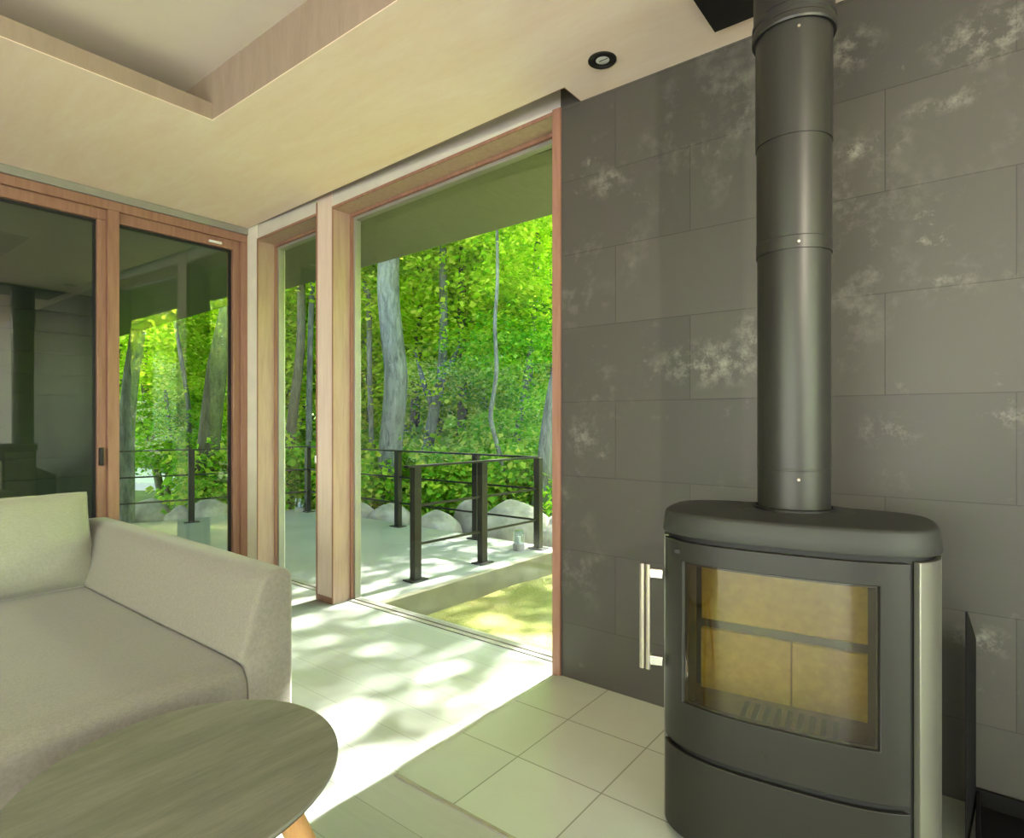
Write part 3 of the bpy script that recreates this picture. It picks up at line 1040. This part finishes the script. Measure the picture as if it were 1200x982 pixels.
b = MB()
b.bar((2.66, 2.955, RZ), (4.02, 2.872, RZ), .05, .014)
b.build('handrail', 'rail_steel', r2)
for z in (.48, .22):
    b = MB()
    b.bar((*RQ[0], z), (4.02, 2.872, z), .012, .016)
    b.build('rail', 'rail_steel', r2)

# deck lanterns
def lantern(x, y, label):
    r0 = thing('lantern', (x, y, -.02), label, 'lantern')
    MB().lathe([(0, 0), (.045, 0), (.048, .004), (.048, .05), (.044, .054), (0, .054)], (x, y, -.0195), 28).build('base', 'conduit', r0, smooth=True)
    MB().lathe([(.043, .054), (.046, .06), (.046, .14), (.036, .158), (.0, .160)], (x, y, -.0195), 28).build('glass_jar', 'jar_glass', r0, smooth=True, label='bluish glass jar')
    MB().lathe([(0, .054), (.016, .054), (.016, .11), (0, .112)], (x, y, -.0195), 16).build('candle', 'white_plastic', r0, smooth=True)
p = at(608, 644, 4.92)
lantern(p.x, p.y, 'small bluish glass lantern on the deck beside the corner railing post')
p = at(355, 599, 7.0)
lantern(p.x - .05, p.y, 'small bluish glass lantern on the deck seen through the narrow window')

# ------------------------------------------------------------------ boulders
def boulder(u, v, dep, w, h, seed, label, d=None):
    p = at(u, v, dep)
    r0 = dep / F
    bm = bmesh.new()
    bmesh.ops.create_icosphere(bm, subdivisions=4, radius=1)
    sx, sz = w * r0 / 2, h * r0
    rnd = random.Random(seed)
    off = Vector((rnd.random() * 50, rnd.random() * 50, 0))
    rz = rnd.random() * 3
    for q in bm.verts:
        n = q.co.normalized()
        k = 1 + .26 * noise.noise(n * 1.1 + off) + .10 * noise.noise(n * 2.6 + off) + .03 * noise.noise(n * 8 + off)
        c = n * k
        # flatten a few facets
        for ax in (Vector((.6, .3, .74)), Vector((-.7, .2, .68)), Vector((.1, -.8, .6))):
            e = c.dot(ax.normalized())
            if e > .78:
                c -= ax.normalized() * (e - .78) * .55
        q.co = Vector((c.x * sx * 1.12, c.y * (d or sx), sgn(c.z) * abs(c.z) ** .8 * sz * .72))
        q.co.rotate(Matrix.Rotation(rz, 3, 'Z')) if False else None
    me = bpy.data.meshes.new('boulder')
    bm.to_mesh(me)
    bm.free()
    me.materials.append(M['rock'])
    me.shade_smooth()
    o = bpy.data.objects.new('boulder', me)
    C.objects.link(o)
    z = gz(p.x, p.y)
    o.location = (p.x, p.y, p.z - sz * .1)
    o.rotation_euler = (0, 0, YAW - R(90))
    tag(o, label, 'boulder', 'boulders along the deck edge')
    return o
for args in (
    (425, 604, 7.6, 26, 26, 1, 'pale boulder at the left edge of the picture window beyond the deck'),
    (457, 608, 7.2, 50, 30, 2, 'rounded pale boulder behind the outer railing post at the big grey trunk'),
    (512, 622, 6.6, 52, 38, 3, 'grey wedge boulder just right of the near railing end post'),
    (553, 615, 6.8, 40, 56, 4, 'tall pale pointed boulder between the two middle railing posts'),
    (598, 622, 6.4, 84, 58, 5, 'largest boulder, behind the lantern at the deck corner'),
    (655, 632, 6.3, 60, 46, 6, 'grey boulder right of the corner railing post beside the stone wall'),
    (178, 606, 8.6, 44, 34, 7, 'mossy boulder behind the sofa arm seen through the left window'),
    (212, 612, 8.3, 36, 30, 8, 'grey boulder just left of the railing post in the left window'),
    (247, 606, 8.0, 46, 36, 9, 'sunlit boulder just right of the railing post in the left window'),
):
    boulder(*args)

# ------------------------------------------------------------------ foliage prototypes
def leaf_mesh(name, mat, n_sprays, per, rx, rz, leaf, seed, spread=.55, flat=.10, shell=.35):
    rng = np.random.default_rng(seed)
    d = rng.normal(size=(n_sprays, 3))
    d /= np.linalg.norm(d, axis=1)[:, None]
    r = (shell + (1 - shell) * rng.random(n_sprays)) ** .6
    cen = d * r[:, None] * np.array([rx, rx, rz])
    n = n_sprays * per
    ci = np.repeat(np.arange(n_sprays), per)
    rad = spread * np.sqrt(rng.random(n))
    ang = rng.random(n) * 2 * np.pi
    tilt = rng.normal(scale=.25, size=(n_sprays, 2))
    px, py = rad * np.cos(ang), rad * np.sin(ang)
    pz = rng.normal(scale=flat, size=n) + px * tilt[ci, 0] + py * tilt[ci, 1] - .25 * rad ** 2
    P = cen[ci] + np.stack([px, py, pz], 1)
    # orientation: mostly lying, tips drooping outwards
    a = ang + rng.normal(scale=.9, size=n)
    fwd = np.stack([np.cos(a), np.sin(a), -.35 + rng.normal(scale=.35, size=n)], 1)
    fwd /= np.linalg.norm(fwd, axis=1)[:, None]
    up = rng.normal(scale=.45, size=(n, 3)) + np.array([0, 0, 1])
    side = np.cross(fwd, up)
    side /= np.linalg.norm(side, axis=1)[:, None]
    nor = np.cross(side, fwd)
    L = leaf * (.65 + .7 * rng.random(n))[:, None]
    tip = P + fwd * L
    s1 = P + fwd * L * .45 + side * L * .40 + nor * L * .10
    s2 = P + fwd * L * .45 - side * L * .40 + nor * L * .10
    V = np.stack([P, s1, tip, s2], 1).reshape(-1, 3)
    me = bpy.data.meshes.new(name)
    me.vertices.add(4 * n)
    me.vertices.foreach_set('co', V.astype(np.float32).ravel())
    me.loops.add(4 * n)
    me.loops.foreach_set('vertex_index', np.arange(4 * n, dtype=np.int32))
    me.polygons.add(n)
    me.polygons.foreach_set('loop_start', np.arange(0, 4 * n, 4, dtype=np.int32))
    me.update(calc_edges=True)
    me.materials.append(M[mat])
    return me
CROWN = [leaf_mesh('crown', 'leaf_maple', 110, 105, 2.3, 1.9, .10, 11 + i) for i in range(3)]
CROWND = [leaf_mesh('crown', 'leaf_deep', 110, 105, 2.3, 1.9, .105, 31 + i) for i in range(2)]
FAR = [leaf_mesh('crown', 'leaf_maple', 140, 75, 3.4, 3.0, .17, 51 + i, spread=.8, flat=.16) for i in range(2)]
FARD = [leaf_mesh('crown', 'leaf_deep', 140, 75, 3.4, 3.0, .17, 61, spread=.8, flat=.16)]
SHRUB = [leaf_mesh('foliage', 'leaf_shrub', 55, 60, .75, .55, .085, 71 + i, spread=.28, flat=.08) for i in range(2)]
PINE = leaf_mesh('foliage', 'leaf_deep', 60, 110, 1.5, .9, .09, 81, spread=.6, flat=.04)

rnd = random.Random(7)
def tree(label, pts, radii, mat, crowns, group=None, name='tree', limbs=()):
    """pts: trunk path in world space; crowns: (point, mesh, scale, rotation)"""
    base = Vector(pts[0])
    g0 = gz(base.x, base.y) - .05
    first = Vector((base.x, base.y, min(base.z, g0)))
    root = thing(name, first, label, 'tree', group)
    P = ([first] if first.z < base.z - .02 else []) + [Vector(p) for p in pts]
    Rr = ([radii[0] * 1.15] if first.z < base.z - .02 else []) + list(radii)
    # smooth path
    def cr_(p0, p1, p2, p3, t):
        return .5 * ((2 * p1) + (-p0 + p2) * t + (2 * p0 - 5 * p1 + 4 * p2 - p3) * t * t + (-p0 + 3 * p1 - 3 * p2 + p3) * t ** 3)
    Q, QR = [], []
    for i in range(len(P) - 1):
        p0, p1, p2, p3 = P[max(i - 1, 0)], P[i], P[i + 1], P[min(i + 2, len(P) - 1)]
        for k in range(6):
            Q.append(cr_(p0, p1, p2, p3, k / 6))
            QR.append(Rr[i] + (Rr[i + 1] - Rr[i]) * k / 6)
    Q.append(P[-1])
    QR.append(Rr[-1])
    tb = MB().tube(Q, QR, 14)
    tk = tb.build('trunk', mat, root, smooth=True, angle=180)
    for a, c in limbs:
        lb = MB()
        a, c = Vector(a), Vector(c)
        m_ = a.lerp(c, .5) + Vector((0, 0, -.1))
        lb.tube([a, m_, c], [QR[-1] * .9 + .02, QR[-1] * .7 + .015, .012], 8)
        lb.build('branch', mat, root, smooth=True, angle=180)
    for cp, me, s_, rz in crowns:
        cp = Vector(cp)
        near = min(Q, key=lambda q: (q - cp).length + max(0, q.z - cp.z) * .5)
        lb = MB()
        lb.tube([near, near.lerp(cp, .55) + Vector((0, 0, .1)), cp], [max(.02, QR[-1] * .8), .025, .01], 8)
        o = bpy.data.objects.new('crown', me)
        C.objects.link(o)
        o.parent = root
        o.location = cp - root.location
        o.rotation_euler = (0, 0, rz)
        o.scale = s_ if hasattr(s_, '__len__') else (s_,) * 3
        lb.build('branch', mat, root, smooth=True, angle=180)
    return root

def path(px, dep):
    return [at(u, v, dep) for u, v in px]
def rc(lst):
    return lst[rnd.randrange(len(lst))]
def up(p, dz, dx=0, dy=0):
    return Vector((p.x + dx, p.y + dy, p.z + dz))

# trunks that the photograph shows
pt = path([(457, 606), (457, 540), (461, 490), (464, 440), (459, 390), (455, 340), (456, 290), (458, 200), (455, 60)], 8.4)
top_ = pt[-1]
tree('thick grey trunked tree rising straight behind the deck railing in the picture window', pt, [.185, .17, .165, .165, .158, .155, .15, .13, .10], 'bark_grey',
     [(up(top_, 1.2, 1.6, .6), rc(CROWN), 1.1, 1), (up(top_, .2, -1.5, 1.6), rc(CROWN), 1.0, 2)])
pt = path([(146, 612), (147, 540), (149, 490), (154, 440), (160, 400), (164, 350), (163, 250), (168, 120)], 8.2)
tree('grey leaning tree just right of the mullion in the left window', pt, [.13, .115, .105, .10, .095, .09, .085, .07], 'bark_grey',
     [(up(pt[-1], .8, .6, .8), rc(CROWN), 1.0, .5)])
pt = path([(238, 600), (245, 520), (250, 470), (255, 430), (262, 395), (271, 350), (290, 240), (300, 120)], 9)
tree('dark trunked tree leaning right near the corner in the left window', pt, [.17, .16, .15, .145, .14, .135, .12, .09], 'bark_dark',
     [(up(pt[-1], .8, 0, 1), rc(CROWND), 1.0, 2.5)])
pt = path([(336, 560), (340, 515), (345, 470), (350, 430), (353, 380), (352, 250)], 9.3)
tree('slim dark leaning tree in the narrow window', pt, [.085, .08, .075, .07, .065, .05], 'bark_dark', [(up(pt[-1], .5, .5, .5), rc(CROWN), 1.0, 4)])
pt = path([(361, 590), (362, 520), (363, 430), (366, 330), (372, 180)], 9.5)
tree('thin pale straight tree at the right edge of the narrow window', pt, [.05, .048, .045, .04, .03], 'bark_grey', [(up(pt[-1], .5, 1, 1), rc(CROWN), .9, 5)])
pt = path([(496, 575), (502, 520), (509, 480), (517, 440), (520, 380), (519, 300), (521, 180)], 9.5)
tree('slim grey forked tree right of the thick trunk in the picture window', pt, [.10, .095, .085, .078, .07, .062, .05], 'bark_grey',
     [(up(pt[-1], .8, .8, 0), rc(CROWND), 1.15, 3)], limbs=((pt[2], at(486, 410, 9.6)), (pt[3], at(540, 400, 9.5))))
pt = path([(592, 595), (588, 545), (581, 515), (575, 490), (578, 465), (582, 430), (580, 380), (583, 320), (581, 200)], 7.6)
tree('thin crooked sapling with wavy stem in the middle of the picture window', pt, [.035, .032, .03, .03, .028, .028, .025, .022, .015], 'bark_grey',
     [(up(pt[-1], .3, .6, 0), rc(CROWN), .7, 3)])
pt = path([(634, 615), (640, 560), (645, 510), (652, 460), (662, 400), (668, 250)], 7.4)
tree('grey tree leaning right, partly hidden by the stone wall edge', pt, [.16, .14, .13, .12, .11, .08], 'bark_grey', [(up(pt[-1], 1.5, 1.2, -.5), rc(CROWN), 1.0, 3)])
pt = path([(541, 560), (541, 500), (542, 440), (541, 360), (545, 200)], 10)
tree('slim straight dark tree at the middle of the picture window', pt, [.085, .08, .075, .068, .055], 'bark_dark', [(up(pt[-1], 1, 0, 0), rc(CROWN), 1.0, 3)])
pt = path([(222, 560), (221, 480), (214, 430), (206, 380), (200, 300)], 10.5)
tree('thin grey sapling leaning left in the middle of the left window', pt, [.045, .04, .035, .03, .02], 'bark_grey', [(up(pt[-1], .3, 0, .3), rc(CROWN), .7, 1)])

pt = path([(437, 570), (435, 500), (433, 430), (432, 352), (424, 330), (408, 312), (390, 290)], 10)
tree('thin grey crooked tree at the left edge of the picture window', pt, [.05, .045, .042, .05, .055, .05, .04], 'bark_grey', [(up(pt[-1], 1, 0, .5), rc(CROWN), .8, 2)])

# the wood behind: each with its own trunk and crowns
bgt = []
for (u, dep, zc_, sc_, far, dark) in (
    (150, 12.5, 3.4, 1.0, 0, 0), (190, 11.5, 2.3, .8, 0, 0), (232, 13, 4.2, 1.05, 0, 0), (268, 12.5, 2.6, .95, 0, 0), (345, 13.5, 3.2, 1.0, 0, 0), (330, 14, 5.2, 1.1, 0, 0),
    (430, 12.5, 2.2, 1.0, 0, 0), (425, 13.5, 4.6, 1.1, 0, 0), (490, 11.5, 3.4, 1.0, 0, 0), (530, 10.8, 2.2, .85, 0, 0), (560, 12, 4.3, 1.05, 0, 0), (610, 10.2, 3.4, .95, 0, 0),
    (640, 11, 2.0, .95, 0, 1), (600, 9.4, 1.6, .62, 0, 1), (520, 13, 5.6, 1.1, 0, 0), (470, 14.5, 1.8, 1.0, 0, 1), (660, 10, 4.4, 1.0, 0, 0),
    (120, 20, 4.0, 1.0, 1, 0), (180, 19, 6.2, 1.05, 1, 0), (240, 21, 3.2, 1.0, 1, 1), (300, 20, 6.0, 1.0, 1, 0), (360, 19, 3.6, 1.0, 1, 0), (415, 21, 6.6, 1.1, 1, 0),
    (450, 20, 3.0, 1.0, 1, 1), (505, 19, 6.4, 1.0, 1, 0), (545, 21, 3.4, 1.0, 1, 0), (590, 19, 6.2, 1.0, 1, 0), (630, 18, 3.2, 1.0, 1, 0), (680, 18, 5.6, 1.05, 1, 0),
    (150, 30, 7, 1.5, 1, 0), (250, 32, 6, 1.6, 1, 0), (340, 31, 7, 1.6, 1, 0), (440, 32, 6, 1.6, 1, 0), (530, 30, 7.4, 1.6, 1, 0), (620, 31, 6.4, 1.6, 1, 0), (700, 28, 6, 1.5, 1, 0),
):
    b0 = at(u + rnd.uniform(-8, 8), 520, dep)
    b0.z = gz(b0.x, b0.y)
    lean = Vector((rnd.uniform(-.5, .5), rnd.uniform(-.5, .5), 0))
    tp_ = Vector((b0.x, b0.y, zc_ + 1.5 * sc_)) + lean
    md = b0.lerp(tp_, .5) + Vector((rnd.uniform(-.15, .15), rnd.uniform(-.15, .15), 0))
    rr_ = rnd.uniform(.05, .10) * (1.3 if far else 1)
    pool = (FARD if dark else FAR) if far else (CROWND if dark else CROWN)
    cps = [(Vector((tp_.x, tp_.y, zc_)), rc(pool), sc_, rnd.uniform(0, 6))]
    kind = ('distant leafy tree deep in the sunny wood behind the nearer trees' if far else ('deeper green leafy tree in the wood behind the deck' if dark else 'bright yellow green leafy tree in the wood behind the deck'))
    tree(kind, [b0, md, tp_], [rr_ * 1.2, rr_, rr_ * .6], rc(['bark_grey', 'bark_dark']), cps, group='distant trees' if far else ('deep green wood trees' if dark else 'bright green wood trees'))

for k, (x, y, zc_, sc_) in enumerate(((13, 3.4, 2.0, 1.0), (16, 4.6, 3.2, 1.3), (15, 2.0, 2.6, 1.2), (19, 7, 3.6, 1.5), (20, 4, 3.4, 1.5), (24, 8, 4, 1.8), (24, 3, 4.2, 1.8), (17, 8.5, 3, 1.3), (9, .2, 1.7, .9), (10.5, -1.2, 2.2, 1.0), (8.2, -1, 3.6, .9), (13, .3, 2.6, 1.2), (14, -3, 4, 1.3), (18, 1, 4, 1.5), (19, -4, 5, 1.6), (15.5, .6, 6, 1.2), (8, -2.5, 2.6, 1), (9, -5, 3, 1.1), (7.5, -8, 2.8, 1), (11, -3.5, 5, 1.2), (12, -7, 5, 1.2), (10, -11, 4, 1.2), (5.4, -5.6, 1.4, 1.0), (4.4, -7.5, 1.8, 1.0), (6.6, -4.2, 1.5, .9), (6.2, -7, 3.4, 1.0),
                                  (-8, 5, 2.6, 1), (-9, 8, 3, 1.1), (-8, 11, 3, 1), (-11, 3, 4.5, 1.2), (-12, 7, 5, 1.2), (-10, 0, 3, 1.1), (-6.4, -1.6, 1.1, .9), (-6.4, .6, 1.3, .9), (-6.4, 2.8, 1.1, .9), (-2.2, -6.6, 1.1, .9), (-.2, -6.6, 1.3, .9), (1.8, -6.8, 1.1, .9))):  # trees added out of view to cover bright sky in window reflections
    b0 = Vector((x, y, gz(x, y)))
    tp_ = Vector((x + .2, y - .1, zc_ + 1.4))
    tree('leafy tree beside the house, out of view, added to green the window reflections', [b0, b0.lerp(tp_, .5), tp_], [.12, .10, .06], 'bark_grey',
         [(Vector((x, y, zc_)), CROWN[k % 3], sc_, k)], group='trees beside the house')

# layered dark pine seen low in the left window
b0 = at(195, 560, 10.8)
b0.z = gz(b0.x, b0.y)
tree('dark green layered evergreen low in the left window', [b0, b0 + Vector((.05, 0, 1.2)), b0 + Vector((0, .05, 2.2))], [.06, .05, .03], 'bark_dark',
     [(b0 + Vector((0, 0, 1.5)), PINE, .8, 1)])

# undergrowth
k = 0
for (u, v, dep, s_) in ((430, 575, 8.6, 1), (478, 580, 8.8, 1.1), (505, 572, 9, 1.2), (530, 575, 8.4, 1), (556, 560, 9.2, 1.3), (580, 570, 8.2, 1.0), (612, 565, 8.2, 1.1), (640, 572, 7.8, .9),
                        (450, 560, 11, 1.5), (520, 555, 11, 1.5), (600, 550, 10.5, 1.5), (336, 572, 9, 1.1), (352, 578, 9.4, 1.0), (274, 565, 9.0, .8), (262, 575, 9.4, 1.2),
                        (270, 556, 11, 1.0), (330, 545, 12, 1.6), (405, 560, 10.5, 1.4)):
    p = at(u, v, dep)
    g = gz(p.x, p.y)
    r0 = thing('shrub', (p.x, p.y, g), 'low leafy yellow green shrub in the undergrowth beyond the railing', 'shrub', 'undergrowth shrubs')
    o = bpy.data.objects.new('foliage', SHRUB[k % 2])
    C.objects.link(o)
    o.parent = r0
    o.location = (0, 0, max(.35, p.z - g))
    o.scale = (s_, s_, s_ * 1.2)
    o.rotation_euler = (0, 0, k)
    sb_ = MB()
    for q in range(4):
        sb_.tube([(p.x, p.y, g - .03), (p.x + .2 * math.cos(q * 1.6), p.y + .2 * math.sin(q * 1.6), p.z)], [.012, .006], 6)
    sb_.build('stem', 'bark_dark', r0)
    k += 1

# sunlit pale pavement at the far left
b = MB()
c_ = [at(128, 564, 14), at(226, 568, 14), at(226, 556, 18), at(142, 545, 18)]
b.add([(p.x, p.y, p.z) for p in c_] + [(p.x, p.y, p.z - .3) for p in c_], [(0, 1, 2, 3), (7, 6, 5, 4), (0, 4, 5, 1), (1, 5, 6, 2), (2, 6, 7, 3), (3, 7, 4, 0)])
struct(b, 'driveway', 'drive')

# ------------------------------------------------------------------ light
wd = bpy.data.worlds.new('world')
S.world = wd
wd.use_nodes = True
nt = wd.node_tree
sky = nt.nodes.new('ShaderNodeTexSky')
sky.sky_type = 'NISHITA'
sky.sun_disc = False
sky.sun_elevation = R(46)
sky.sun_rotation = R(90)
sky.air_density = 1.2
sky.dust_density = 1.5
bg = nt.nodes['Background']
mxs = nt.nodes.new('ShaderNodeMix')
mxs.data_type = 'RGBA'
mxs.inputs[0].default_value = .30
hsv = nt.nodes.new('ShaderNodeRGBToBW')
nt.links.new(sky.outputs[0], hsv.inputs[0])
nt.links.new(sky.outputs[0], mxs.inputs[6])
nt.links.new(hsv.outputs[0], mxs.inputs[7])
nt.links.new(mxs.outputs[2], bg.inputs[0])
bg.inputs[1].default_value = .52

sun = bpy.data.lights.new('sun', 'SUN')
sun.energy = 30
sun.color = (1, .95, .92)
sun.angle = R(1.1)
so_ = bpy.data.objects.new('sun', sun)
C.objects.link(so_)
EL = R(46)
d_ = Vector((-math.cos(EL), 0.0, -math.sin(EL)))
so_.rotation_euler = d_.to_track_quat('-Z', 'Y').to_euler()

def area(name, loc, direction, w, h, power, col):
    l = bpy.data.lights.new(name, 'AREA')
    l.shape = 'RECTANGLE'
    l.size, l.size_y = w, h
    l.energy = power
    l.color = col
    o = bpy.data.objects.new(name, l)
    C.objects.link(o)
    o.location = loc
    o.rotation_euler = Vector(direction).to_track_quat('-Z', 'Y').to_euler()
    return o
# added fill lamps in the unseen back openings, tilted up and tinted
area('fill_near_opening', (-.45, YB - .1, 1.1), (0, 1, .35), 3.3, 2.1, 34, (.97, .86, 1))
area('fill_rear_opening', (XB - .1, .35, 1.1), (1, 0, .45), 4.3, 2.1, 60, (.97, .86, 1))

def spot(x, y, power, col, ang, blend=.6, z=CZ - .012, size=.03, tilt=0.0):
    l = bpy.data.lights.new('downlight_lamp', 'SPOT')
    l.energy = power
    l.color = col
    l.spot_size = R(ang)
    l.spot_blend = blend
    l.shadow_soft_size = size
    o = bpy.data.objects.new('downlight_lamp', l)
    C.objects.link(o)
    o.location = (x, y, z)
    o.rotation_euler = Vector((-tilt, 0, -1)).to_track_quat('-Z', 'Y').to_euler()
    return o
WARM = (1, .72, .42)
spot(1.862, 1.040, 24, WARM, 36, 1.0, tilt=.10)
t_ = thing('ceiling_spotlight', (-.35, -1.62, CZ), 'black ceiling spotlight at the back of the room aimed at the stone wall', 'spotlight')
aim = Vector((2.0, 1.99, -.32)).normalized()
hp = Vector((-.35, -1.62, CZ - .12))
MB().lathe([(0, 0), (.04, 0), (.04, -.02), (.008, -.024), (.008, -.10), (0, -.10)], (-.35, -1.62, CZ - .0005), 32).build('mount', 'black_steel', t_, smooth=True)
MB().tube([hp - aim * .06, hp + aim * .05], [.034, .036], 28).build('lamp_head', 'black_steel', t_, smooth=True)
l = spot(-.35, -1.62, 62, (1, .88, .74), 46, .35)
l.location = hp + aim * .056
l.rotation_euler = aim.to_track_quat('-Z', 'Y').to_euler()

# ------------------------------------------------------------------ colour management and sampling
vs_ = S.view_settings
vs_.view_transform = 'Standard'
vs_.look = 'None'
vs_.exposure = 1.95
vs_.gamma = 1
vs_.use_curve_mapping = False
cy = S.cycles
cy.max_bounces = 10
cy.diffuse_bounces = 5
cy.glossy_bounces = 4
cy.transmission_bounces = 6
cy.transparent_max_bounces = 24
cy.sample_clamp_indirect = 6
cy.use_denoising = True
cy.caustics_reflective = False
cy.caustics_refractive = False
